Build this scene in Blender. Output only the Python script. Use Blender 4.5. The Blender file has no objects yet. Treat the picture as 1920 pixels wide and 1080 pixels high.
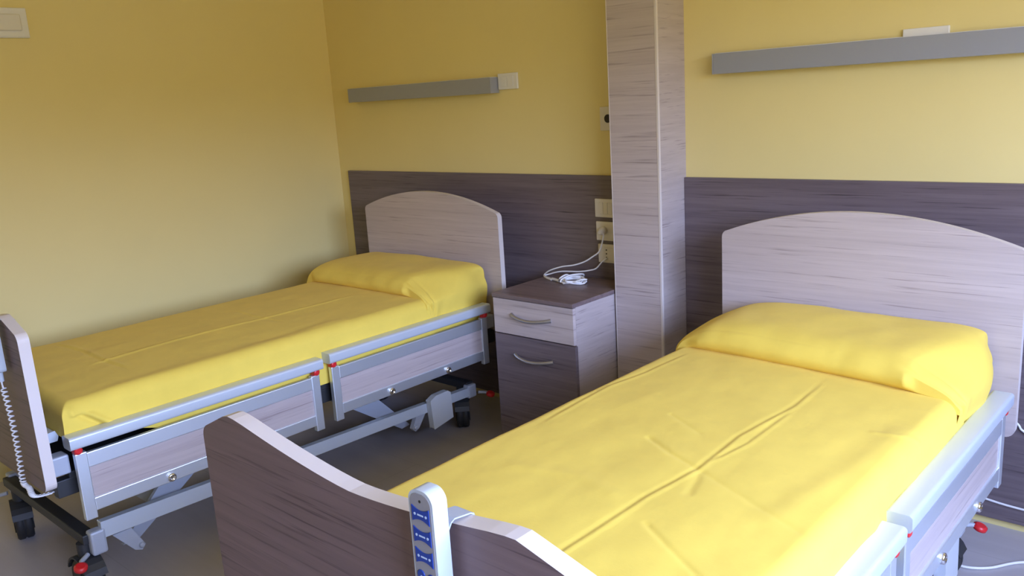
import bpy, math, random
from mathutils import Vector, Matrix, noise
random.seed(7)
S = bpy.context.scene
COL = S.collection
PI = math.pi

# ------------------------------------------------------------------ materials
def mat(name, col=(.8, .8, .8), rough=.5, metal=0.0, spec=.5, coat=0.0, sheen=0.0):
    m = bpy.data.materials.new(name); m.use_nodes = True
    b = m.node_tree.nodes['Principled BSDF']
    b.inputs['Base Color'].default_value = (*col, 1)
    b.inputs['Roughness'].default_value = rough
    b.inputs['Metallic'].default_value = metal
    b.inputs['Specular IOR Level'].default_value = spec
    b.inputs['Coat Weight'].default_value = coat
    b.inputs['Sheen Weight'].default_value = sheen
    return m

def nodes(m):
    nt = m.node_tree
    return nt, nt.nodes['Principled BSDF'], (lambda t: nt.nodes.new(t)), nt.links.new

def noise_tex(nt, coord, scale, sc=1.0, detail=4, rough=.55, loc=(0, 0, 0)):
    mp = nt.nodes.new('ShaderNodeMapping'); mp.inputs['Scale'].default_value = scale
    mp.inputs['Location'].default_value = loc
    nt.links.new(coord, mp.inputs['Vector'])
    n = nt.nodes.new('ShaderNodeTexNoise'); n.inputs['Scale'].default_value = sc
    n.inputs['Detail'].default_value = detail; n.inputs['Roughness'].default_value = rough
    nt.links.new(mp.outputs['Vector'], n.inputs['Vector'])
    return n.outputs['Fac']

def ramp(nt, fac, stops):
    r = nt.nodes.new('ShaderNodeValToRGB')
    while len(r.color_ramp.elements) < len(stops): r.color_ramp.elements.new(.5)
    for e, (p, c) in zip(r.color_ramp.elements, stops):
        e.position = p; e.color = (*c, 1)
    nt.links.new(fac, r.inputs['Fac'])
    return r.outputs['Color']

def mix(nt, fac, a, b, mode='MIX'):
    x = nt.nodes.new('ShaderNodeMix'); x.data_type = 'RGBA'; x.blend_type = mode
    for sock, v in ((x.inputs['Factor'], fac), (x.inputs['A'], a), (x.inputs['B'], b)):
        if hasattr(v, 'is_output'): nt.links.new(v, sock)
        elif isinstance(v, (int, float)): sock.default_value = v
        else: sock.default_value = (*v, 1)
    return x.outputs['Result']

def bump(nt, b, h, strength, dist=.001):
    bp = nt.nodes.new('ShaderNodeBump'); bp.inputs['Strength'].default_value = strength
    bp.inputs['Distance'].default_value = dist
    nt.links.new(h, bp.inputs['Height']); nt.links.new(bp.outputs['Normal'], b.inputs['Normal'])

def wood(name, light, dark, streak, grain=(1.6, 1.6, 60), rough=.5, seed=0.0, spec=.35):
    m = mat(name, light, rough, spec=spec)
    nt, b, N, L = nodes(m)
    co = N('ShaderNodeTexCoord').outputs['Object']
    fine = noise_tex(nt, co, grain, 1.0, 6, .65, (seed, seed * 2, seed * 3))
    wide = noise_tex(nt, co, tuple(g * .35 for g in grain), 1.0, 3, .5, (seed + 3, 1, seed))
    thin = noise_tex(nt, co, (grain[0] * 1.6, grain[1] * 1.6, grain[2] * 2.2), 1.0, 3, .6, (5, seed, 2))
    c = ramp(nt, fine, [(.3, dark), (.66, light)])
    c = mix(nt, .35, c, ramp(nt, wide, [(.32, dark), (.68, light)]))
    sfac = ramp(nt, thin, [(.30, (1, 1, 1)), (.42, (0, 0, 0))])
    c = mix(nt, sfac, c, streak)
    L(c, b.inputs['Base Color'])
    bump(nt, b, fine, .12, .0006)
    return m

def fabric(name, col):
    m = mat(name, col, .85, spec=.12, sheen=.06)
    nt, b, N, L = nodes(m)
    b.inputs['Sheen Roughness'].default_value = .5
    co = N('ShaderNodeTexCoord').outputs['Object']
    v = noise_tex(nt, co, (1, 1, 1), 9, 4, .6)
    c = ramp(nt, v, [(.3, tuple(x * .96 for x in col)), (.7, tuple(min(1, x * 1.03) for x in col))])
    L(c, b.inputs['Base Color'])
    w1 = noise_tex(nt, co, (500, 40, 200), 1, 2, .5)
    w2 = noise_tex(nt, co, (40, 500, 200), 1, 2, .5)
    soft = noise_tex(nt, co, (1, 1, 1), 22, 5, .65)
    h = mix(nt, .5, w1, w2)
    h = mix(nt, .8, h, soft)
    bump(nt, b, h, .35, .003)
    return m

def paint(name, col, rough=.45, spec=.4):
    m = mat(name, col, rough, spec=spec)
    nt, b, N, L = nodes(m)
    co = N('ShaderNodeTexCoord').outputs['Object']
    v = noise_tex(nt, co, (1, 1, 1), 2.2, 3, .5)
    L(ramp(nt, v, [(.3, tuple(x * .985 for x in col)), (.7, tuple(min(1, x * 1.015) for x in col))]), b.inputs['Base Color'])
    bump(nt, b, noise_tex(nt, co, (1, 1, 1), 260, 3, .6), .06, .0006)
    return m

M = {}
M['wall'] = paint('yellow_wall_paint', (.81, .685, .305), .45, .3)
M['ceiling'] = paint('cream_ceiling_paint', (.88, .83, .64), .8)
M['oak'] = wood('pale_grey_oak', (.50, .43, .425), (.39, .325, .325), (.28, .23, .23))
M['oak_panel'] = M['oak']
M['oak'] = wood('light_grey_oak', (.555, .48, .47), (.43, .365, .36), (.31, .255, .25))
M['oak_foot_shaded'] = wood('shaded_grey_oak', (.215, .152, .150), (.155, .107, .105), (.09, .06, .06), seed=6.0)  # headboard oak darkened: the footboards' shade is put into the wood colour
M['oak_edge'] = mat('pale_edge_band', (.66, .60, .58), .45)
M['walnut'] = wood('dark_grey_oak', (.20, .158, .172), (.108, .083, .092), (.06, .046, .05), seed=4.0, rough=.42, spec=.5)
M['walnut_top'] = wood('dark_grey_oak_top', (.22, .160, .162), (.13, .093, .095), (.08, .056, .057), grain=(2, 50, 50), seed=9.0, rough=.38, spec=.5)
M['silver'] = mat('silver_lacquer', (.60, .665, .75), .36, .3, .5)
M['rail_alu'] = mat('brushed_aluminium', (.82, .89, .98), .42, .85)
M['steel_grey'] = mat('grey_lacquered_steel', (.42, .455, .53), .45, .15)
M['dark_steel'] = mat('dark_steel', (.045, .047, .052), .5, .4)
M['chrome'] = mat('chrome', (.75, .75, .76), .15, 1.0)
M['satin'] = mat('satin_nickel', (.42, .41, .42), .38, .8)
M['rubber'] = mat('black_rubber', (.018, .018, .02), .6)
M['red'] = mat('red_plastic', (.62, .02, .025), .35)
M['grey_plastic'] = mat('grey_plastic', (.50, .53, .57), .5)
M['white_plastic'] = mat('white_plastic', (.78, .78, .78), .35)
M['cream_plastic'] = mat('cream_plastic', (.74, .70, .63), .4)
M['hand_white'] = mat('handset_white', (.50, .55, .60), .25)
M['hand_face'] = mat('handset_face', (.29, .285, .30), .4)
M['blue'] = mat('blue_button', (.008, .045, .30), .35)
M['lime'] = mat('lime_button', (.45, .50, .05), .4)
M['mark'] = mat('pale_button_mark', (.55, .68, .85), .4)
M['ink'] = mat('black_ink', (.02, .02, .015), .5)
M['cable'] = mat('white_cable', (.78, .78, .80), .4)
M['alu'] = mat('grey_anodised_aluminium', (.34, .36, .42), .42, .15)
M['yellow'] = fabric('yellow_cotton', (.81, .61, .106))
M['dark_hole'] = mat('dark_recess', (.02, .015, .01), .6)

def floor_mat():
    m = mat('grey_brown_floor', (.2, .18, .17), .32, spec=.5)
    nt, b, N, L = nodes(m)
    co = N('ShaderNodeTexCoord').outputs['Object']
    br = N('ShaderNodeTexBrick'); br.offset = .5
    mp = N('ShaderNodeMapping'); mp.inputs['Location'].default_value = (.35, .23, 0)
    L(co, mp.inputs['Vector']); L(mp.outputs['Vector'], br.inputs['Vector'])
    br.inputs['Scale'].default_value = 1.0
    br.inputs['Brick Width'].default_value = 1.2; br.inputs['Row Height'].default_value = .6
    br.inputs['Mortar Size'].default_value = .0022; br.inputs['Mortar Smooth'].default_value = .1
    br.inputs['Color1'].default_value = (.45, .42, .44, 1); br.inputs['Color2'].default_value = (.465, .435, .455, 1)
    br.inputs['Mortar'].default_value = (.37, .345, .36, 1)
    g = noise_tex(nt, co, (1.2, 14, 1), 1, 5, .6)
    c = mix(nt, .35, br.outputs['Color'], ramp(nt, g, [(.3, (.37, .345, .36)), (.7, (.54, .51, .53))]))
    L(c, b.inputs['Base Color'])
    bump(nt, b, g, .05, .001)
    return m
M['floor'] = floor_mat()

# ------------------------------------------------------------------ mesh building
class MB:
    def __init__(s): s.v = []; s.f = []; s.m = []; s.sm = []
    def add(s, vs, fs, mi=0, smooth=False):
        o = len(s.v); s.v += [tuple(x) for x in vs]
        for f in fs: s.f.append(tuple(i + o for i in f)); s.m.append(mi); s.sm.append(smooth)
    def box(s, x0, x1, y0, y1, z0, z1, mi=0):
        x0, x1 = sorted((x0, x1)); y0, y1 = sorted((y0, y1)); z0, z1 = sorted((z0, z1))
        v = [(x, y, z) for z in (z0, z1) for y in (y0, y1) for x in (x0, x1)]
        s.add(v, [(0, 2, 3, 1), (4, 5, 7, 6), (0, 1, 5, 4), (2, 6, 7, 3), (0, 4, 6, 2), (1, 3, 7, 5)], mi)
        return s
    def prism(s, pts, axis, a, b, mi=0, edge_mi=None, smooth=False):
        # pts: 2D outline; axis: the extrusion axis ('x','y','z')
        def P(p, t):
            return {'x': (t, p[0], p[1]), 'y': (p[0], t, p[1]), 'z': (p[0], p[1], t)}[axis]
        n = len(pts)
        area = sum(pts[i][0] * pts[(i + 1) % n][1] - pts[(i + 1) % n][0] * pts[i][1] for i in range(n))
        if area < 0: pts = pts[::-1]
        if axis == 'y': a, b = max(a, b), min(a, b)
        else: a, b = min(a, b), max(a, b)
        vs = [P(p, a) for p in pts] + [P(p, b) for p in pts]
        s.add(vs, [tuple(range(n))[::-1], tuple(range(n, 2 * n))], mi)
        s.add(vs, [(i, (i + 1) % n, (i + 1) % n + n, i + n) for i in range(n)], mi if edge_mi is None else edge_mi, smooth)
        return s
    def tube(s, path, r, n=10, mi=0, cap=True):
        path = [Vector(p) for p in path]
        rings = []
        up = None
        for i, p in enumerate(path):
            t = (path[min(i + 1, len(path) - 1)] - path[max(i - 1, 0)]).normalized()
            if up is None:
                up = Vector((0, 0, 1)) if abs(t.z) < .9 else Vector((1, 0, 0))
            u = (up - t * up.dot(t)).normalized(); w = t.cross(u); up = u
            rr = r[i] if isinstance(r, (list, tuple)) else r
            rings.append([p + u * math.cos(2 * PI * k / n) * rr + w * math.sin(2 * PI * k / n) * rr for k in range(n)])
        vs = [v for ring in rings for v in ring]
        fs = [(i * n + k, i * n + (k + 1) % n, (i + 1) * n + (k + 1) % n, (i + 1) * n + k) for i in range(len(rings) - 1) for k in range(n)]
        s.add(vs, fs, mi, True)
        if cap:
            s.add(vs, [tuple(range(n))[::-1], tuple(range(len(vs) - n, len(vs)))], mi)
        return s
    def lathe(s, prof, c, axis, n=32, mi=0, smooth=True):
        # prof: (radius, along); closed with caps
        a = Vector(axis).normalized(); u = a.orthogonal().normalized(); w = a.cross(u); c = Vector(c)
        vs = [c + a * h + (u * math.cos(2 * PI * k / n) + w * math.sin(2 * PI * k / n)) * r for r, h in prof for k in range(n)]
        fs = [(i * n + k, i * n + (k + 1) % n, (i + 1) * n + (k + 1) % n, (i + 1) * n + k) for i in range(len(prof) - 1) for k in range(n)]
        s.add(vs, fs, mi, smooth)
        s.add(vs, [tuple(range(n))[::-1], tuple(range(len(vs) - n, len(vs)))], mi)
        return s
    def build(s, name, mats, parent=None, bevel=0.0, seg=2, smooth=False):
        me = bpy.data.meshes.new(name)
        me.from_pydata(s.v, [], s.f)
        for m in (mats if isinstance(mats, (list, tuple)) else [mats]): me.materials.append(m)
        for p, mi, sm in zip(me.polygons, s.m, s.sm):
            p.material_index = mi; p.use_smooth = sm or smooth
        me.update()
        o = bpy.data.objects.new(name, me); COL.objects.link(o)
        if parent: o.parent = parent
        if bevel:
            b = o.modifiers.new('bevel', 'BEVEL'); b.width = bevel; b.segments = seg
            b.limit_method = 'ANGLE'; b.angle_limit = math.radians(40)
            b.harden_normals = False
        return o

def tag(o, label=None, cat=None, group=None, kind=None):
    if label: o['label'] = label
    if cat: o['category'] = cat
    if group: o['group'] = group
    if kind: o['kind'] = kind
    return o

def empty(name, loc, rz=0.0):
    o = bpy.data.objects.new(name, None); COL.objects.link(o)
    o.location = loc; o.rotation_euler = (0, 0, rz); o.empty_display_size = .1
    return o

def smoothstep(a, b, x):
    t = max(0., min(1., (x - a) / (b - a))); return t * t * (3 - 2 * t)

def lerp(a, b, t): return a + (b - a) * t

def spline(pts, n):
    # Catmull-Rom through the points
    pts = [Vector(p) for p in pts]; out = []
    for i in range(len(pts) - 1):
        p0 = pts[max(i - 1, 0)]; p1 = pts[i]; p2 = pts[i + 1]; p3 = pts[min(i + 2, len(pts) - 1)]
        for k in range(n):
            t = k / n
            out.append(.5 * ((2 * p1) + (p2 - p0) * t + (2 * p0 - 5 * p1 + 4 * p2 - p3) * t * t + (3 * p1 - p0 - 3 * p2 + p3) * t ** 3))
    out.append(pts[-1]); return out

def arc(cx, cz, r, a0, a1, n=6):
    return [(cx + r * math.cos(math.radians(lerp(a0, a1, k / n))), cz + r * math.sin(math.radians(lerp(a0, a1, k / n)))) for k in range(n + 1)]

# ------------------------------------------------------------------ the room
RX, RY, RZ = 5.3, -6.0, 2.7
WINS = [(-3.7, -.90, 1.10, 2.25)]   # window in the right wall: y0, y1, z0, z1
def structure(name, mb, m, **k):
    return tag(mb.build(name, m, **k), kind='structure')
structure('floor', MB().box(-.15, RX + .2, RY - .15, .15, -.12, 0), M['floor'])
structure('ceiling', MB().box(-.15, RX + .2, RY - .15, .15, RZ, RZ + .12), M['ceiling'])
structure('wall_left', MB().box(-.15, 0, RY - .15, .15, 0, RZ), M['wall'])
structure('wall_back', MB().box(0, RX, 0, .15, 0, RZ), M['wall'])
structure('wall_front', MB().box(0, RX, RY - .15, RY, 0, RZ), M['wall'])
w = MB(); ya = RY - .15
for y0, y1, z0, z1 in WINS[::-1]:
    w.box(RX, RX + .2, ya, y0, 0, RZ); w.box(RX, RX + .2, y0, y1, 0, z0); w.box(RX, RX + .2, y0, y1, z1, RZ); ya = y1
w.box(RX, RX + .2, ya, .15, 0, RZ)
structure('wall_right', w, M['wall'])
gm = bpy.data.materials.new('window_glass'); gm.use_nodes = True
nt = gm.node_tree; nt.nodes.clear()
o_ = nt.nodes.new('ShaderNodeOutputMaterial'); t_ = nt.nodes.new('ShaderNodeBsdfTransparent'); g_ = nt.nodes.new('ShaderNodeBsdfGlossy')
g_.inputs['Roughness'].default_value = .02; t_.inputs['Color'].default_value = (.95, .97, .96, 1)
mx = nt.nodes.new('ShaderNodeMixShader'); mx.inputs[0].default_value = .06
nt.links.new(t_.outputs[0], mx.inputs[1]); nt.links.new(g_.outputs[0], mx.inputs[2]); nt.links.new(mx.outputs[0], o_.inputs[0])
for i, (y0, y1, z0, z1) in enumerate(WINS):
    w = MB(); ym = (y0 + y1) / 2
    for a, b in ((y0, y0 + .05), (y1 - .05, y1), (ym - .035, ym + .035)): w.box(RX + .08, RX + .13, a, b, z0, z1)
    for a, b in ((z0, z0 + .05), (z1 - .05, z1)): w.box(RX + .08, RX + .13, y0, y1, a, b)
    wf = structure('window_%d' % (i + 1), w, M['white_plastic'], bevel=.004)
    MB().box(RX + .10, RX + .106, y0 + .05, ym - .035, z0 + .05, z1 - .05).build('pane', gm, wf)
    MB().box(RX + .10, RX + .106, ym + .035, y1 - .05, z0 + .05, z1 - .05).build('pane', gm, wf)

# dark panelling on the back wall, either side of the pillar
PX0, PX1, PD = 2.104, 2.338, .20
structure('trim_1', MB().box(.093, PX0 - .001, -.018, -.0005, .030, 1.192), M['walnut'], bevel=.0015)
structure('trim_2', MB().box(PX1 + .001, RX - .01, -.018, -.0005, .030, 1.192), M['walnut'], bevel=.0015)

# pillar clad in pale oak, with light edge strips at the arrises
pil = tag(empty('pillar', (0, 0, 0)), 'floor-to-ceiling pillar clad in pale grey oak between the two beds', 'pillar', kind='structure')
MB().box(PX0 + .004, PX1 - .010, -PD, 0, 0.0, RZ - .001).build('front_panel', M['oak'], pil)
M['oak_side'] = wood('pale_grey_oak_side', (.50, .435, .43), (.40, .34, .335), (.30, .25, .25), grain=(1.6, 3.5, 60), seed=2.5)
MB().box(PX1 - .010, PX1, -PD + .010, 0, 0.0, RZ - .001).build('side_panel', M['oak_side'], pil)
MB().box(PX1 - .0105, PX1 + .001, -PD - .001, -PD + .0105, 0.0, RZ - .001).build('corner_strip', M['oak_edge'], pil, bevel=.002)
MB().box(PX0, PX0 + .0045, -PD - .0005, 0, 0.0, RZ - .001).build('corner_strip', M['oak_edge'], pil, bevel=.001)

# ------------------------------------------------------------------ wall fittings
def wall_light(x0, x1, z0, z1, yb, label):
    t = tag(empty('wall_light', ((x0 + x1) / 2, 0, z0)), label, 'wall light', 'grey bar lights on the back wall')
    cx = (x0 + x1) / 2; h = z1 - z0; l = (x1 - x0) / 2
    MB().box(-l + .006, l - .006, -.060, yb, 0, h).build('body', M['alu'], t, bevel=.002)
    for sx in (-1, 1):
        MB().box(sx * (l - .006), sx * l, -.060, yb, 0, h).build('end_cap', M['alu'], t, bevel=.001)
    MB().box(-l + .01, l - .01, -.052, yb - .004, h - .0005, h + .002).build('diffuser', M['white_plastic'], t)
    return t
wall_light(.222, 1.322, 1.578, 1.652, -.0005, 'grey bar wall light above the farther bed, beside the left wall')
wall_light(2.493, 3.593, 1.594, 1.670, -.0125, 'grey bar wall light above the nearer bed, right of the pillar')

def wall_plate(name, x0, x1, z0, z1, yb, th, label, cat, m, rocker=0, slot=False, group=None):
    t = tag(empty(name, ((x0 + x1) / 2, yb, (z0 + z1) / 2)), label, cat, group)
    l = (x1 - x0) / 2; h = (z1 - z0) / 2
    MB().box(-l, l, -th, 0, -h, h).build('plate', m, t, bevel=.0025)
    if rocker:
        for k in range(rocker):
            a = -l * .62 + k * (1.24 * l / rocker); b = a + 1.24 * l / rocker - .002
            MB().box(a, b, -th - .0025, -th, -h * .62, h * .62).build('rocker', m, t, bevel=.001)
    return t
wall_plate('switch_plate', 1.326, 1.449, 1.592, 1.667, -.0005, .011, 'white rocker switch plate at the right end of the left bar light', 'switch', M['white_plastic'], 2)
wall_plate('switch_plate', 3.175, 3.319, 1.612, 1.697, -.0005, .011, 'white plate peeking out above the right bar light', 'switch', M['white_plastic'], 0)
# upper single socket next to the pillar
def socket_recess(t, cx, th, r=.021):
    MB().lathe([(r, -.001), (r, .0015), (r - .003, .0018), (r - .0035, .0008)], (cx, -th, 0), (0, -1, 0), 32).build('socket_rim', M['cream_plastic'], t)
    MB().lathe([(r - .0038, 0), (r - .0038, .0012)], (cx, -th, 0), (0, -1, 0), 32).build('socket_recess', M['dark_hole'], t)
t = wall_plate('wall_socket', 1.918, 2.020, 1.388, 1.490, -.0005, .010, 'single round wall socket on yellow paint high beside the pillar', 'socket', M['cream_plastic'])
socket_recess(t, -.008, .010, .022)
YB = -.0182
t = wall_plate('wall_socket', 1.885, 2.005, 1.007, 1.090, YB, .010, 'cream blank plate on the dark panel, topmost of the three by the pillar', 'socket', M['cream_plastic'], 3)
t = wall_plate('wall_socket', 1.888, 2.008, .902, .988, YB, .010, 'cream socket plate with the plug in it, middle of three on the dark panel', 'socket', M['cream_plastic'])
MB().box(-.036, .036, -.0125, -.010, -.030, .030).build('socket_insert', M['cream_plastic'], t, bevel=.001)
t = wall_plate('wall_socket', 1.895, 2.015, .801, .886, YB, .010, 'cream slotted socket plate above the nightstand, lowest of the three', 'socket', M['cream_plastic'])
MB().box(-.036, .036, -.0125, -.010, -.030, .030).build('socket_insert', M['cream_plastic'], t, bevel=.001)
for dz in (-.017, 0, .017):
    MB().lathe([(.0035, 0), (.0035, .0006)], (-.013, -.0125, dz), (0, -1, 0), 12).build('pin_hole', M['dark_hole'], t)

# emergency light on the left wall
t = tag(empty('emergency_light', (0, -1.80, 2.0)), 'white rectangular emergency light high on the left yellow wall', 'emergency light')
MB().box(.0005, .022, -.21, .205, -.064, .062).build('housing', M['white_plastic'], t, bevel=.004)
MB().prism([(-.205, -.058), (.198, -.058), (.198, .056), (-.205, .056)], 'x', .022, .030, 0).build('frame', M['white_plastic'], t, bevel=.006)
MB().box(.030, .042, -.185, .172, -.036, .034).build('diffuser', mat('frosted_diffuser', (.74, .72, .68), .3), t, bevel=.006, seg=3)

# ------------------------------------------------------------------ nightstand
NX0, NX1, NF, NB, NZ = 1.650, 2.094, -.482, -.040, .729
t = tag(empty('nightstand', ((NX0 + NX1) / 2, (NF + NB) / 2, 0)), 'nightstand with dark top, pale drawer and dark door between bed and pillar', 'nightstand')
cx, cy = (NX0 + NX1) / 2, (NF + NB) / 2; hw = (NX1 - NX0) / 2; hd = (NB - NF) / 2
MB().box(-hw - .002, hw + .002, -hd - .004, hd, NZ - .018, NZ).build('top', M['walnut_top'], t, bevel=.002)
c = MB(); c.box(-hw, -hw + .018, -hd + .018, hd, .075, NZ - .018); c.box(hw - .018, hw, -hd + .018, hd, .075, NZ - .018)
c.box(-hw + .018, hw - .018, hd - .012, hd, .075, NZ - .018); c.box(-hw + .018, hw - .018, -hd + .02, hd - .012, .075, .095)
c.box(-hw + .018, hw - .018, -hd + .02, hd - .012, .545, .555)
c.build('carcass', M['oak_side'], t, bevel=.001)
def bow_handle(mb, x0, x1, y, z, out=.026, sag=.012):
    pts = []
    for k in range(15):
        u = k / 14; pts.append((lerp(x0, x1, u), y - out * math.sin(PI * u) ** .6, z - sag * math.sin(PI * u)))
    # flat strap section
    for p, q in zip(pts, pts[1:]): pass
    mb.tube(pts, [.0075 if 0 < k < 14 else .009 for k in range(15)], 10)
d = MB().box(-hw + .001, hw - .001, -hd, -hd + .018, .553, NZ - .021).build('drawer', M['oak'], t, bevel=.0012)
h = MB(); bow_handle(h, 1.759 - cx, 1.976 - cx, -hd, .643); h.build('handle', M['satin'], d)
d = MB().box(-hw + .001, hw + .004, -hd, -hd + .018, .080, .548).build('door', M['walnut'], t, bevel=.0012)
h = MB(); bow_handle(h, 1.766 - cx, 1.976 - cx, -hd, .464); h.build('handle', M['satin'], d)
for sx in (-1, 1):
    for sy in (-1, 1):
        k = MB().lathe([(.026, -.012), (.030, -.008), (.030, .008), (.026, .012)], (sx * (hw - .05), sy * (hd - .05), .030), (0, 1, 0), 24)
        k.box(sx * (hw - .05) - .012, sx * (hw - .05) + .012, sy * (hd - .05) - .016, sy * (hd - .05) + .016, .050, .075)
        k.build('castor', M['rubber'], t)

# white cable from the sockets, coiled on the nightstand
t = tag(empty('cable', (1.85, -.17, NZ)), 'white cable plugged in by the pillar, its end coiled on the nightstand', 'cable')
def cab(name, pts, r, m='cable', n=8, sub=8):
    return MB().tube([(p.x - 1.85, p.y + .17, p.z - NZ) for p in spline(pts, sub)], r, n).build(name, M[m], t)
zc = NZ + .0035
cab('cord', [(1.945, -.052, .945), (1.948, -.062, .915), (1.936, -.075, .863), (1.905, -.09, .836), (1.867, -.10, .813), (1.813, -.11, .795), (1.748, -.115, .783), (1.679, -.118, .760), (1.640, -.110, .737), (1.652, -.130, zc), (1.69, -.158, zc), (1.735, -.178, zc)], .0034)
cab('cord', [(1.948, -.032, .825), (1.93, -.05, .809), (1.907, -.065, .780), (1.879, -.08, .771), (1.83, -.095, .764), (1.734, -.108, .758), (1.669, -.112, .740), (1.655, -.125, zc + .003), (1.672, -.139, zc), (1.71, -.162, zc + .003), (1.745, -.178, zc + .003)], .0034)
cab('connector', [(1.735, -.172, zc + .003), (1.748, -.176, zc + .004), (1.775, -.185, zc + .004), (1.79, -.19, zc + .003)], .0068, sub=3)
lp = []
for k in range(64):
    a = 2 * PI * k / 16.0
    lp.append((1.858 + (.052 + .008 * math.sin(k * 1.7)) * math.cos(a) + .004 * math.sin(k * .9), -.170 + (.040 + .006 * math.cos(k * 2.3)) * math.sin(a) + .006 * math.sin(k * .4), zc + .003 + .004 * (k // 16) + .003 * math.sin(k * 1.1)))
cab('coil', lp, .0036, sub=4)
cab('coil', [(1.79, -.19, zc + .004), (1.805, -.20, zc + .02), (1.815, -.17, zc + .030), (1.812, -.135, zc + .018), (1.818, -.11, zc + .004), (1.85, -.09, zc + .010), (1.862, -.11, zc + .026), (1.835, -.16, zc + .028), (1.82, -.205, zc + .018), (1.818, -.215, zc + .004)], .0036, sub=5)
pl = MB(); pl.lathe([(.011, 0), (.018, .004), (.018, .022), (.013, .034), (.008, .040)], (1.936 - 1.85, -.030 + .17, .952 - NZ), (0, -1, -.15), 20)
pl.build('plug', M['cream_plastic'], t)

# ------------------------------------------------------------------ hospital beds
L = 2.07; HWB = .492
ZR = .0
def headboard_outline():
    zs, za, zb, r = 1.022, 1.120, .444, .03
    pts = [(-HWB + r, zb)] + [(HWB - r, zb)]
    pts = arc(HWB - r, zb + r, r, -90, 0) + arc(HWB - .028, 1.008, .028, 0, 58)
    n = 28
    x1 = HWB - .028 + .028 * math.cos(math.radians(58)); zst = 1.008 + .028 * math.sin(math.radians(58))
    top = []
    for k in range(1, n):
        x = lerp(x1, -x1, k / n); u = x / x1
        top.append((x, zst + (za - zst) * (1 - abs(u) ** 2.0)))
    pts += top
    pts += arc(-HWB + .028, 1.008, .028, 122, 180) + arc(-HWB + r, zb + r, r, 180, 270)
    return pts
def footboard_outline(tilt=0.0, shift=0.0):
    zb, r, xk, zk, zd = .461, .03, .345, 1.008, .966
    half = arc(HWB - r, zb + r, r, -90, 0) + arc(HWB - .03, .940, .030, 0, 62)
    half += [(xk + .03, zk - .006), (xk + .012, zk - .0015)]
    n = 22
    mid = []
    for k in range(n + 1):
        x = lerp(xk - .008, -(xk - .008), k / n); u = abs(x) / xk
        mid.append((x, zd + (zk - zd) * u ** 1.45 - (.0 if u < .95 else .0012)))
    pts = half + mid + [(-x, z) for x, z in half[::-1]]
    return [(x + shift * (1 - smoothstep(.40, .47, abs(x))), z - tilt * x) for x, z in pts]

def castor(t, x, y, ang, pedal):
    c, s = math.cos(ang), math.sin(ang); ax = Vector((c, s, 0)); fw = Vector((-s, c, 0))
    wc = Vector((x, y, .075))
    w = MB()
    w.lathe([(.05, -.030), (.068, -.029), (.0745, -.023), (.075, -.005), (.071, -.002), (.071, .002), (.075, .005), (.0745, .023), (.068, .029), (.05, .030)], wc, ax, 40)
    wo = w.build('castor', M['rubber'], t)
    for off in (-.0315, .0315):
        MB().lathe([(.045, -.002), (.043, .002)], wc + ax * off, ax, 24).build('hub', M['dark_steel'], wo)
    f = MB(); seg = 9
    for k in range(seg):  # curved hood over the wheels
        a0, a1 = math.radians(20 + 140 * k / seg), math.radians(20 + 140 * (k + 1) / seg)
        q = []
        for a in (a0, a1):
            for rr in (.079, .086):
                for o2 in (-.035, .035):
                    q.append(wc + fw * rr * math.cos(a) + Vector((0, 0, rr * math.sin(a))) + ax * o2)
        f.add(q, [(0, 4, 5, 1), (2, 3, 7, 6), (0, 2, 6, 4), (1, 5, 7, 3)] + ([(0, 1, 3, 2)] if k == 0 else []) + ([(4, 6, 7, 5)] if k == seg - 1 else []))
    f.lathe([(.022, .155), (.022, .205)], (x, y, 0), (0, 0, 1), 20)
    f.build('hood', M['dark_steel'], wo)

def rail(t, s, ya, yb, dz, knobs):
    """one half of a side rail on side s: frame, posts, handrail, panel, clips and knobs"""
    X = lambda x: s * x
    fr = MB()
    fr.box(X(.470), X(.487), ya + .035, yb - .035, .506 + dz, .556 + dz)
    fr.box(X(.470), X(.487), ya + .035, yb - .035, .358 + dz, .402 + dz)
    ro = fr.build('side_rail', M['rail_alu'], t, bevel=.003)
    for a in (ya, yb - .037):
        MB().box(X(.466), X(.488), a, a + .037, .335 + dz, .561 + dz).build('post', M['rail_alu'], ro, bevel=.003)
    MB().box(X(.474), X(.480), ya + .037, yb - .037, .402 + dz, .506 + dz).build('panel', M['oak_panel'], ro)
    pr = []
    for x, z, r in ((.497, .612, .010), (.449, .612, .010), (.449, .590, .010), (.497, .590, .010)):
        a0 = {(.497, .612): 0, (.449, .612): 90, (.449, .590): 180, (.497, .590): 270}[(x, z)]
        pr += [(X(px), pz + dz) for px, pz in arc(x - (.004 if x > .47 else -.004), z, r, a0, a0 + 90, 5)]
    MB().prism(pr, 'y', ya - .013, yb + .013, smooth=True).build('handrail', M['silver'], ro, bevel=.006, seg=3)
    for a in (ya + .012, yb - .012):
        c = MB(); c.box(X(.464), X(.4895), a - .012, a + .012, .5605 + dz, .581 + dz)
        c.lathe([(.0125, 0), (.0135, .003), (.008, .006)], (X(.4885), a, .572 + dz), (s, 0, 0), 20)
        c.build('red_clip', M['red'], ro, bevel=.002)
    for y in knobs:
        k = MB().lathe([(.0135, -.002), (.0150, .002), (.0150, .008), (.011, .0115), (.0075, .0115), (.0070, .008), (.003, .008)], (X(.487), y, .376 + dz), (s, 0, 0), 24)
        k.build('knob', M['chrome'], ro)

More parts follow.
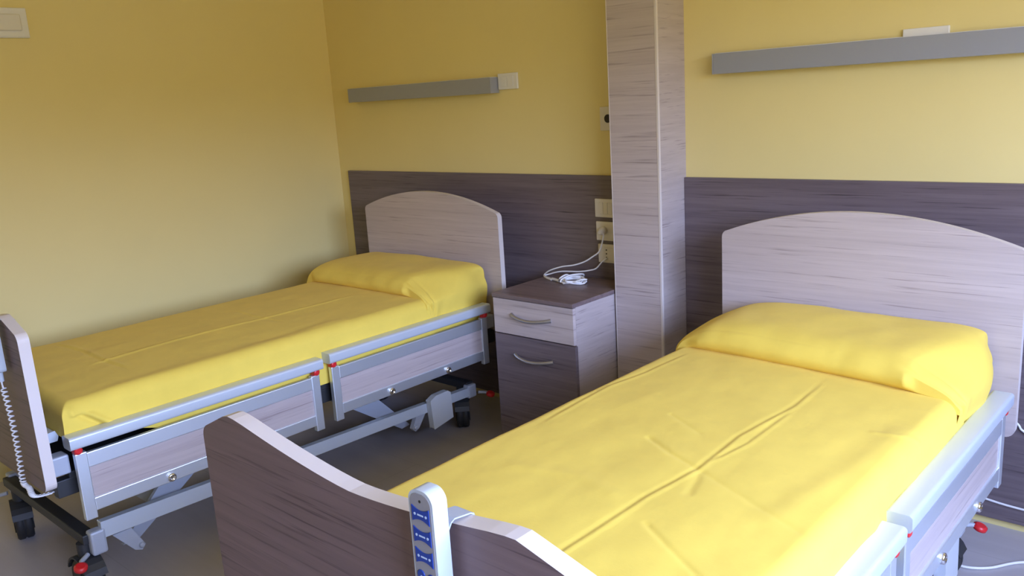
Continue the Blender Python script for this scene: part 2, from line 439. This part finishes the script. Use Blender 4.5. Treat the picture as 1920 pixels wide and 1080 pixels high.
def make_bed(loc, rz, label, tilt, turn):
    t = tag(empty('hospital_bed', loc, rz), label, 'bed', 'adjustable hospital beds with yellow bedding')
    MB().prism(headboard_outline(), 'y', 0.0, .028, 0, 1).build('headboard', [M['oak'], M['oak_edge']], t, bevel=.0035)
    MB().prism(footboard_outline(tilt, -1.3 * tilt), 'y', -L, -L + .033, 0, 1).build('footboard', [M['oak_foot_shaded'], M['oak_edge']], t, bevel=.004)
    for s in (1, -1):
        rail(t, s, -1.972, -1.055, -.008, (-1.685, -1.36))
        rail(t, s, -.997, -.112, .002, (-.71, -.382))
    # mattress deck and its dark frame
    d = MB(); d.box(-.43, .43, -1.98, -.03, .462, .484)
    d.build('deck', M['dark_steel'], t, bevel=.003)
    f = MB()
    for s in (-1, 1): f.box(s * .385, s * .425, -2.02, .0, .405, .462)
    for y in (-1.85, -1.1, -.2): f.box(-.385, .385, y - .02, y + .02, .41, .455)
    f.build('mattress_frame', M['dark_steel'], t, bevel=.003)
    MB().prism([(-2.022, .585), (-1.985, .585), (-1.98, .60), (-1.988, .620), (-2.02, .616)], 'x', -.40, .40).build('mattress_retainer', M['silver'], t, bevel=.008, seg=3)
    for s in (-1, 1):
        for y, e in ((-2.005, -1), (-.055, 1)):
            MB().box(s * .395, s * .452, y - .028, y + .028, .487, .550).build('corner_bracket', M['steel_grey'], t, bevel=.006)
    # wheeled base
    for s in (-1, 1):
        MB().prism([(-1.905, .210), (-.165, .172), (-.165, .214), (-1.905, .268)], 'x', s * .375, s * .402).build('base_beam', M['silver'], t, bevel=.004)
        b = MB(); b.box(s * .364, s * .408, -1.945, -1.895, .160, .245)
        b.build('base_bracket', M['steel_grey'], t, bevel=.008)
        b = MB(); b.box(s * .364, s * .404, -.185, -.13, .160, .225); b.build('base_bracket', M['steel_grey'], t, bevel=.008)
        MB().prism([(-.455, .240), (-.42, .256), (-.345, .258), (-.328, .246), (-.322, .122), (-.445, .100)], 'x', s * .403, s * .434).build('brake_cover', M['grey_plastic'], t, bevel=.010, seg=3)
    for y in (-1.94, -.155):
        MB().box(-.385, .385, y - .022, y + .022, .200, .235).build('cross_beam', M['dark_steel'], t, bevel=.004)
    # lifting arms, pivoting low on brackets under the beams and rising to the middle
    for y0, y1 in ((-1.785, -1.40), (-.515, -.90)):
        e = 1 if y1 > y0 else -1
        for s in (-1, 1):
            a = MB()
            a.prism([(y0 - .03 * e, .112), (y0 + .02 * e, .108), (y1, .36), (y1 - .14 * e, .40)], 'x', s * .295, s * .312)
            a.build('lifting_arm', M['steel_grey'], t, bevel=.004)
            b = MB(); b.prism([(y0 - .085 * e, .20), (y0 - .02 * e, .20), (y0 + .018 * e, .122), (y0 + .004 * e, .106), (y0 - .020 * e, .116)], 'x', s * .366, s * .388)
            b.lathe([(.010, 0), (.010, .010), (.006, .013)], (s * .386, y0 + .004 * e, .126), (s, 0, 0), 16)
            b.build('arm_bracket', M['steel_grey'], t, bevel=.003)
        MB().prism([(y1 - .02 * e, .345), (y1 - .16 * e, .345), (y0 + .10 * e, .20), (y0 + .13 * e, .20)], 'x', -.29, .29).build('lifting_plate', M['steel_grey'], t, bevel=.003)
    MB().tube([(0, -1.35, .30), (0, -.95, .34)], .028, 16).build('actuator', M['dark_steel'], t)
    for i, (x, y) in enumerate(((-.305, -1.94), (.36, -1.955), (-.324, -.164), (.330, -.164))):
        castor(t, x, y, turn[i], True)
    for s in (-1, 1):
        for y in (-1.985, -.075):
            p = MB(); p.tube([(s * .385, y + (.03 if y < -1 else -.03), .168), (s * .405, y, .162), (s * .425, y - (.01 if y < -1 else -.01), .156)], .008, 8)
            po = p.build('brake_pedal', M['steel_grey'], t)
            MB().lathe([(.016, -.008), (.021, -.005), (.021, .006), (.014, .010)], (s * .428, y - (.012 if y < -1 else -.012), .154), (s * .35, 0, 1), 24).build('pedal_cap', M['red'], po)
    return t
BA = ((.9791, -.2268, 0), -.0036)
BB = ((3.1463, -.2861, 0), .0018)
make_bed(*BA, 'farther hospital bed along the left wall, pale oak boards and silver side rails', 0.0, (PI / 2 - .25, PI / 2, PI / 2, PI / 4))
make_bed(*BB, 'nearer hospital bed right of the pillar, its wood footboard in the foreground', .024, (PI / 2, PI / 2, PI / 2, PI / 2))

# ------------------------------------------------------------------ bedding
def polydist(lines, a, y):
    """signed distance to the nearest wrinkle line -> summed crease profile"""
    d = 0.0
    for pts, amp, w, kind in lines:
        best = 9; sg = 1; endf = 1
        tot = len(pts) - 1
        for i in range(tot):
            (x0, y0), (x1, y1) = pts[i], pts[i + 1]
            dx, dy = x1 - x0, y1 - y0; l2 = dx * dx + dy * dy
            u = ((a - x0) * dx + (y - y0) * dy) / l2; uc = max(0, min(1, u))
            ex, ey = a - (x0 + uc * dx), y - (y0 + uc * dy); dd = math.hypot(ex, ey)
            if dd < best:
                best = dd; sg = 1 if (dx * ey - dy * ex) > 0 else -1
                g = (i + uc) / tot; endf = smoothstep(0, .12, g) * smoothstep(0, .12, 1 - g)
        if best < 4 * w:
            q = best / w * sg
            if kind == 'step': d += amp * endf * q * math.exp(-q * q) * 2.3
            elif kind == 'ridge': d += amp * endf * math.exp(-q * q)
            else: d -= amp * endf * math.exp(-q * q)
    return d

def bedspread(loc, rz, label, lines, seed, foot_low):
    w, zT, r = .447, .706, .042
    wf = w - r; qa = r * PI / 2
    # across samples (arc parameter), denser on the top
    na = 230; A = wf + qa
    across = []
    for k in range(14, 0, -1): across.append((-1, A + k / 14.0))   # side fractions
    for k in range(na + 1): across.append((0, lerp(-A, A, k / na)))
    for k in range(1, 15): across.append((1, A + k / 14.0))
    yh, yf = -.030, -1.975
    fl = (yh - yf) - 2 * r
    alongs = [('h', k / 5.0) for k in range(5, 0, -1)]
    nl = 420; T = fl + 2 * qa
    alongs += [('m', T * k / nl) for k in range(nl + 1)]
    alongs += [('f', k / 7.0) for k in range(1, 8)]
    verts = []; nrow = len(across)
    for kd, tv in alongs:
        if kd == 'h': y, dy, ny = yh, lerp(r, .19, tv), 1.0
        elif kd == 'f': y, dy, ny = yf - .004 * tv, lerp(r, .105, tv), -1.0
        else:
            if tv < qa: th = tv / r; y = yh - r + r * math.cos(th); dy = r - r * math.sin(th); ny = math.cos(th)
            elif tv > qa + fl: th = (tv - qa - fl) / r; y = yf + r - r * math.sin(th); dy = r - r * math.cos(th); ny = -math.sin(th)
            else: y = yh - r - (tv - qa); dy = 0; ny = 0
        for sd, av in across:
            s = 1 if av >= 0 else -1
            if sd == 0:
                aa = abs(av)
                if aa <= wf: x, dx, nx, nz = av, 0, 0, 1
                else:
                    th = (aa - wf) / r; x = s * (wf + r * math.sin(th)); dx = r - r * math.cos(th); nx = s * math.sin(th); nz = math.cos(th)
                fr = 0; aarc = av
            else:
                s = sd; fr = av - A
                drop = .215
                if s > 0: drop = lerp(.215, foot_low, smoothstep(-1.45, -1.95, y) if y < -1.45 else 0)
                x = s * (w + .006 * math.sin(fr * PI) * .6); dx = lerp(r, drop, fr); nx, nz = s, 0
                aarc = s * (w + dx)
            drop2 = max(dx, dy)
            crown = .007 * (1 - (min(abs(x), w) / w) ** 2)
            z = zT - drop2 + crown * (1 if dy == 0 else max(0, 1 - dy / r))
            n1 = noise.noise(Vector((x * 2.2, y * 1.6, seed))); n2 = noise.noise(Vector((x * 9 + seed, y * 4.5, z * 3))); n3 = noise.noise(Vector((x * 22, y * 15 + seed, z * 16)))
            d = .005 * n1 + .0022 * n2 + .0007 * n3
            d += polydist(lines, aarc if sd else x, y)
            if sd: d += .0035 * noise.noise(Vector((y * 7, z * 5, seed + 4))) * smoothstep(0, .5, fr)
            edge = 1 if dy < r * .99 else .3
            x -= s * .036 * smoothstep(-.24, -.03, y) * smoothstep(.25, .447, abs(x))
            x -= s * .014 * smoothstep(-.42, -.34, y) * smoothstep(.3, .447, abs(x))
            verts.append((x + nx * d * edge, y + ny * d * .3, z + nz * d))
    faces = []
    for i in range(len(alongs) - 1):
        for k in range(nrow - 1):
            a = i * nrow + k; faces.append((a, a + 1, a + nrow + 1, a + nrow))
    mb = MB(); mb.add(verts, [f[::-1] for f in faces], 0, True)
    o = mb.build('bedspread', M['yellow'])
    o.location = loc; o.rotation_euler = (0, 0, rz)
    return tag(o, label, 'bedspread', 'yellow bedspreads')

def pillow(loc, rz, label, seed, seam, yfl, yfr, left):
    # cross-section path (x, z) from the left hem over the top to the right hem
    sec = [(-.452, .60), (-.458, .66)] + left + [(-.2, .806), (0, .808), (.2, .808), (.33, .806), (.395, .796), (.437, .765), (.460, .715), (.462, .67), (.452, .625), (.443, .595)]
    sec = [(p.x, p.y) for p in spline([(x, z, 0) for x, z in sec], 12)]
    prof = [(.0, -.02), (.0, .45), (.015, .80), (.08, .945), (.25, 1.0), (.45, 1.0), (.65, .985), (.82, .935), (.925, .82), (.99, .63), (1.02, .42), (1.01, .22), (.97, .08), (.945, -.03)]
    prof = [(p.x, p.y) for p in spline([(y, z, 0) for y, z in prof], 8)]
    verts = []; n = len(prof)
    zb0 = .700; yB = -.028
    for x, zt in sec:
        yF = lerp(yfl, yfr, (x + .46) / .92)
        side = smoothstep(.40, .455, abs(x)); s = 1 if x > 0 else -1
        zb = min(zb0, zt); ht = zt - zb
        for fy, fz in prof:
            y = yB + fy * (yF - yB)
            # sides: rounded where they turn to the back, tucked in at the front, leaning in towards the front corners
            e = smoothstep(.93, 1.0, fy); b_ = 1 - smoothstep(0, .5, fy)
            up = smoothstep(.69, .80, zt)
            lean = .20 if s > 0 else .05
            xx = x * (1 - lean * smoothstep(.35, 1.0, fy) * up * smoothstep(.2, .44, abs(x)))
            xx -= s * side * (.010 * e + .040 * b_ ** 2)
            ax = abs(xx)     # the base follows the rounded edge of the mattress
            zm = zb0 if ax < .400 else .660 + math.sqrt(max(0, .042 ** 2 - (min(ax, .441) - .400) ** 2)) - .004
            zb = min(zm, zt); fz2 = fz
            z = zb + (zt - zb) * fz
            if fy > .93: y = lerp(y, yB + min(fy, .985) * (yF - yB), smoothstep(.36, .43, abs(x)))
            dn = .006 * noise.noise(Vector((x * 3.2, y * 5, seed))) + .003 * noise.noise(Vector((x * 11, y * 9, seed + z * 8)))
            if seam is not None:
                q = (x - seam - .02 * (fy - .5)) / .006
                dn += .0026 * q * math.exp(-q * q) * (1 - side)
            # folds running from the front corner down to the hem on the right
            if x > .30:
                k = smoothstep(.30, .41, x); low = smoothstep(.80, .615, zt)
                for f0, f1, amp, wd in ((.975, .915, .022, .014), (.885, .885, .018, .014), (.70, .80, .004, .05)):
                    q = (fy - lerp(f0, f1, low)) / wd
                    dn -= amp * k * math.exp(-q * q) * (.15 + .85 * low)
                q = (fy - lerp(.935, .89, low)) / .022
                dn += .004 * k * low * math.exp(-q * q)
            nzf = 1 - side
            xx += s * side * dn
            z += dn * nzf * smoothstep(0, .3, fz)
            if fz < .75 and fy > .8: y -= dn * nzf
            verts.append((xx, y, z))
    faces = [(i * n + k, (i + 1) * n + k, (i + 1) * n + k + 1, i * n + k + 1) for i in range(len(sec) - 1) for k in range(n - 1)]
    mb = MB(); mb.add(verts, [f[::-1] for f in faces], 0, True)
    o = mb.build('pillow', M['yellow'])
    o.location = loc; o.rotation_euler = (0, 0, rz)
    sb = o.modifiers.new('smooth', 'SUBSURF'); sb.levels = 1; sb.render_levels = 1
    return tag(o, label, 'pillow', 'pillows under yellow covers')

linesB = [
    ([(.105, -.47), (.118, -.745), (.095, -1.008), (.104, -1.209), (.082, -1.406), (.079, -1.535), (.074, -1.685), (.074, -1.93)], .0014, .009, 'step'),
    ([(.128, -.777), (.132, -1.037), (.11, -1.178)], .0011, .008, 'step'),
    ([(-.105, -1.12), (.011, -1.185), (.118, -1.228)], .0028, .007, 'groove'),
    ([(.100, -1.218), (.17, -1.256), (.345, -1.333), (.42, -1.36)], .0016, .008, 'groove'),
    ([(-.135, -.965), (.02, -1.05)], .0015, .007, 'groove'),
    ([(.13, -1.49), (.224, -1.548), (.34, -1.61)], .0024, .0065, 'groove'),
    ([(.106, -1.215), (.131, -1.279), (.155, -1.36)], .0018, .011, 'groove'),
    ([(-.365, -.449), (-.374, -.708), (-.399, -.867), (-.378, -1.231)], .0013, .010, 'step'),
    ([(.33, -1.40), (.375, -1.028), (.396, -.70)], .003, .03, 'ridge'),
    ([(.45, -.75), (.40, -.79), (.33, -.80)], .002, .010, 'ridge'),
    ([(.47, -1.2), (.53, -1.1), (.62, -1.05)], .005, .03, 'ridge'),
    ([(.47, -.9), (.53, -.82), (.62, -.78)], .004, .03, 'ridge'),
    ([(-.3, -1.45), (-.1, -1.40), (.05, -1.44)], .0015, .02, 'ridge'),
]
linesA = [
    ([(.085, -1.75), (.081, -1.669), (.053, -1.388), (.065, -1.027), (.077, -.753), (.08, -.5)], .0032, .011, 'ridge'),
    ([(-.40, -1.69), (-.139, -1.672), (.043, -1.684), (.279, -1.675)], .0028, .012, 'step'),
    ([(.440, -1.965), (.495, -1.907), (.56, -1.83), (.60, -1.80)], .009, .012, 'step'),
    ([(.42, -1.9), (.40, -1.5), (.395, -1.1), (.385, -.8)], .004, .03, 'ridge'),
    ([(-.2, -1.0), (.0, -1.02), (.2, -1.0)], .0014, .012, 'step'),
]
bedspread(*BA, 'yellow bedspread on the farther bed, against the left wall', linesA, 1.3, .110)
bedspread(*BB, 'creased yellow bedspread on the nearer bed in the foreground', linesB, 6.7, .150)
pillow(*BA, 'pillow under a yellow cover on the farther bed', 2.1, None, -.455, -.450, [(-.462, .71), (-.450, .758), (-.415, .788), (-.36, .800)])
pillow(*BB, 'pillow under a yellow cover on the nearer bed', 8.4, .092, -.405, -.485, [(-.458, .70), (-.44, .738), (-.385, .772), (-.315, .797)])

# ------------------------------------------------------------------ handsets
def rounded_rect(hw, z0, z1, rt, rb):
    return arc(hw - rt, z1 - rt, rt, 0, 90, 8) + arc(-hw + rt, z1 - rt, rt, 90, 180, 8) + arc(-hw + rb, z0 + rb, rb, 180, 270, 4) + arc(hw - rb, z0 + rb, rb, 270, 360, 4)

def handset(bed, x, ztop, zhook, label, lean, cord_pts, hx=.022):
    (loc, rz) = bed
    Mx = Matrix.Translation(loc) @ Matrix.Rotation(rz, 4, 'Z')
    p = Mx @ Vector((x, -L, ztop - .205))
    t = tag(empty('bed_handset', p, rz), label, 'remote control', 'bed control handsets hung on the footboards')
    t.rotation_euler = (0, lean, rz)
    H = .205
    o = rounded_rect(.0245, 0, H, .019, .012)
    MB().prism(o, 'y', -.014, -.041, smooth=True).build('casing', M['hand_white'], t, bevel=.006, seg=4)
    fo = rounded_rect(.0208, .007, H - .005, .016, .009)
    fp = MB().prism(fo, 'y', -.0405, -.0417).build('keypad', M['hand_face'], t)
    yk = -.0417
    MB().lathe([(.0022, 0), (.0022, .0004)], (0, yk, H - .016), (0, -1, 0), 14).build('indicator_lamp', M['ink'], fp)
    for i, zc in enumerate((H - .036, H - .068, H - .100)):
        bow = []
        for k in range(9):
            u = -1 + 2 * k / 8; bow.append((u * .0172, .0068 + .0052 * u * u))
        out = bow + [(px, -pz) for px, pz in bow[::-1]]
        b = MB().prism([(px, zc + pz) for px, pz in out], 'y', yk, yk - .0012).build('rocker_button', M['blue'], fp)
        mk = MB()
        for sx in (-1, 1): mk.lathe([(.0021, 0), (.0021, .0003)], (sx * .0112, yk - .0012, zc), (0, -1, 0), 12)
        mk.box(-.006, .006, yk - .0012, yk - .0015, zc - .0012, zc + .0012)
        mk.build('symbol', M['mark'], b)
    def round_button(px, pz, m, r=.0078):
        b = MB().lathe([(r, 0), (r, .0010), (r - .001, .0014)], (px, yk, pz), (0, -1, 0), 24).build('round_button', M[m], fp)
        return b
    for px, pz, m, s_ in ((-.0100, H - .130, 'blue', 0), (.0105, H - .131, 'blue', 1), (-.0100, H - .157, 'lime', 2), (.0105, H - .158, 'red', 3)):
        b = round_button(px, pz, m); mk = MB()
        if s_ < 2:
            d = 1 if s_ else -1
            mk.prism([(px - .004, pz + .003 * d), (px - .003, pz + .0045 * d), (px + .0005, pz), (px + .0045, pz - .001), (px + .0045, pz - .003), (px - .001, pz - .002)], 'y', yk - .0014, yk - .0017)
            mk.build('symbol', M['mark'], b)
        elif s_ == 2:
            mk.box(px - .0045, px + .0045, yk - .0014, yk - .0017, pz - .004, pz - .001); mk.prism([(px - .001, pz - .001), (px + .003, pz - .001), (px + .001, pz + .005), (px - .0005, pz + .005)], 'y', yk - .0014, yk - .0017)
            mk.build('symbol', M['ink'], b)
        else:
            mk.box(px - .004, px - .0028, yk - .0014, yk - .0017, pz - .004, pz + .002); mk.box(px + .0028, px + .004, yk - .0014, yk - .0017, pz - .004, pz + .002); mk.box(px - .004, px + .004, yk - .0014, yk - .0017, pz + .002, pz + .004)
            mk.build('symbol', M['hand_white'], b)
    # hook over the board
    zh = zhook - (ztop - .205)
    path = [(-.0165, zh - .004), (-.014, zh - .006), (-.006, zh + .006), (.0, zh + .009), (.031, zh + .004), (.036, zh + .001), (.0405, zh - .010), (.0425, zh - .0095), (.038, zh + .003), (.032, zh + .0062), (.0, zh + .0112), (-.0075, zh + .008)]
    MB().prism([(a, b) for a, b in path], 'x', -.012, hx).build('hook', M['steel_grey'], t)
    # strain relief and coiled cord
    MB().lathe([(.0085, -.03), (.0085, .004)], (0, -.0275, 0), (0, 0, 1), 14).build('strain_relief', M['hand_white'], t)
    inv = (Matrix.Translation(p) @ t.rotation_euler.to_matrix().to_4x4()).inverted()
    pts = [inv @ (Mx @ Vector(q)) for q in cord_pts]
    ctr = spline([(0, -.0275, -.028), (0, -.0275, -.05)] + pts[:1], 4)[:-1]
    body = spline(pts, 60); turns = 42; coil = []
    for k, c in enumerate(body):
        if k < len(body) * 0.03 or k > len(body) * .93: rr = 0
        else: rr = .0075
        a = 2 * PI * turns * k / len(body)
        coil.append(Vector((c.x + rr * math.cos(a), c.y + rr * math.sin(a), c.z)))
    MB().tube(list(ctr) + coil, .0026, 6).build('coiled_cord', M['cable'], t)
    return t
handset(BB, .190, 1.046, .983, 'white control handset with blue buttons on the foreground footboard', 0.0,
        [(.192, -2.100, .79), (.212, -2.09, .62), (.22, -2.088, .50), (.22, -2.06, .42), (.20, -1.98, .40)])
handset(BA, .369, 1.046, .990, 'white control handset on the farther footboard, cut by the left photo edge', 0.0,
        [(.372, -2.098, .800), (.372, -2.092, .70), (.362, -2.089, .58), (.350, -2.089, .475), (.372, -2.082, .455), (.395, -2.075, .43), (.39, -2.0, .42)], .010)

# ------------------------------------------------------------------ cables by the right bed
o = MB().tube(spline([(3.36, -.50, .006), (3.43, -.37, .006), (3.485, -.335, .006), (3.535, -.352, .006), (3.60, -.315, .006), (3.68, -.215, .006), (3.85, -.12, .006), (4.2, -.09, .006)], 8), .0045, 8).build('floor_cable', M['cable'])
tag(o, 'pale cable curving over the grey floor below the nearer bed rail', 'cable')
o = MB().tube(spline([(3.40, -.024, .118), (3.53, -.024, .099), (3.63, -.024, .093), (3.85, -.024, .09), (4.2, -.024, .10)], 8), .004, 8).build('wall_cable', M['cable'])
tag(o, 'pale cable running low along the dark wall panel behind the nearer bed', 'cable')
o = MB().tube(spline([(3.44, -.024, .53), (3.53, -.024, .45), (3.594, -.024, .395), (3.614, -.024, .372), (3.70, -.024, .33), (3.95, -.024, .32), (4.15, -.024, .45)], 8), .004, 8).build('wall_cable', M['cable'])
tag(o, 'short pale cable beside the lower right corner of the nearer headboard', 'cable')

# ------------------------------------------------------------------ daylight, camera, view
W = bpy.data.worlds.new('daylight'); S.world = W; W.use_nodes = True
nt = W.node_tree; bg = nt.nodes['Background']
tc = nt.nodes.new('ShaderNodeTexCoord'); sp = nt.nodes.new('ShaderNodeSeparateXYZ')
nt.links.new(tc.outputs['Generated'], sp.inputs[0])
rp = nt.nodes.new('ShaderNodeValToRGB'); mr = nt.nodes.new('ShaderNodeMapRange')
mr.inputs['From Min'].default_value = -1; mr.inputs['From Max'].default_value = 1
nt.links.new(sp.outputs['Z'], mr.inputs['Value']); nt.links.new(mr.outputs[0], rp.inputs['Fac'])
els = rp.color_ramp.elements
for _ in range(2): els.new(.5)
for e, (pp, c) in zip(els, [(0.0, (.26, .23, .18)), (.535, (.22, .185, .13)), (.57, (.67, .80, 1.34)), (1.0, (.53, .73, 1.48))]):
    e.position = pp; e.color = (*c, 1)
nt.links.new(rp.outputs[0], bg.inputs['Color'])
bg.inputs['Strength'].default_value = 3.0
for y0, y1, z0, z1 in WINS:   # portals: they emit nothing, they only guide the sky sampling through the openings
    la = bpy.data.lights.new('window_portal', 'AREA'); la.shape = 'RECTANGLE'
    la.size = z1 - z0; la.size_y = y1 - y0; la.cycles.is_portal = True
    lo = bpy.data.objects.new('window_portal', la); COL.objects.link(lo)
    lo.location = (RX + .205, (y0 + y1) / 2, (z0 + z1) / 2); lo.rotation_euler = (0, PI / 2, 0)

cam = bpy.data.cameras.new('camera'); co = bpy.data.objects.new('camera', cam); COL.objects.link(co)
cam.sensor_width = 36; cam.lens = 1594.58 / 1920 * 36; cam.clip_start = .02
yaw, pit, rol = (math.radians(a) for a in (42.6968, -12.7271, -3.572))
F = Vector((-math.sin(yaw) * math.cos(pit), math.cos(yaw) * math.cos(pit), math.sin(pit)))
Rt = Vector((math.cos(yaw), math.sin(yaw), 0)); U = Rt.cross(F)
R2 = Rt * math.cos(rol) + U * math.sin(rol); U2 = U * math.cos(rol) - Rt * math.sin(rol)
mw = Matrix((R2, U2, -F)).transposed().to_4x4(); mw.translation = (4.1709, -3.0855, 1.5617)
co.matrix_world = mw
S.camera = co
S.view_settings.view_transform = 'Standard'; S.view_settings.look = 'None'
S.view_settings.gamma = 1.0; S.view_settings.use_curve_mapping = False
S.view_settings.exposure = 3.27
S.cycles.max_bounces = 10; S.cycles.diffuse_bounces = 8; S.cycles.transparent_max_bounces = 8
S.cycles.use_denoising = True
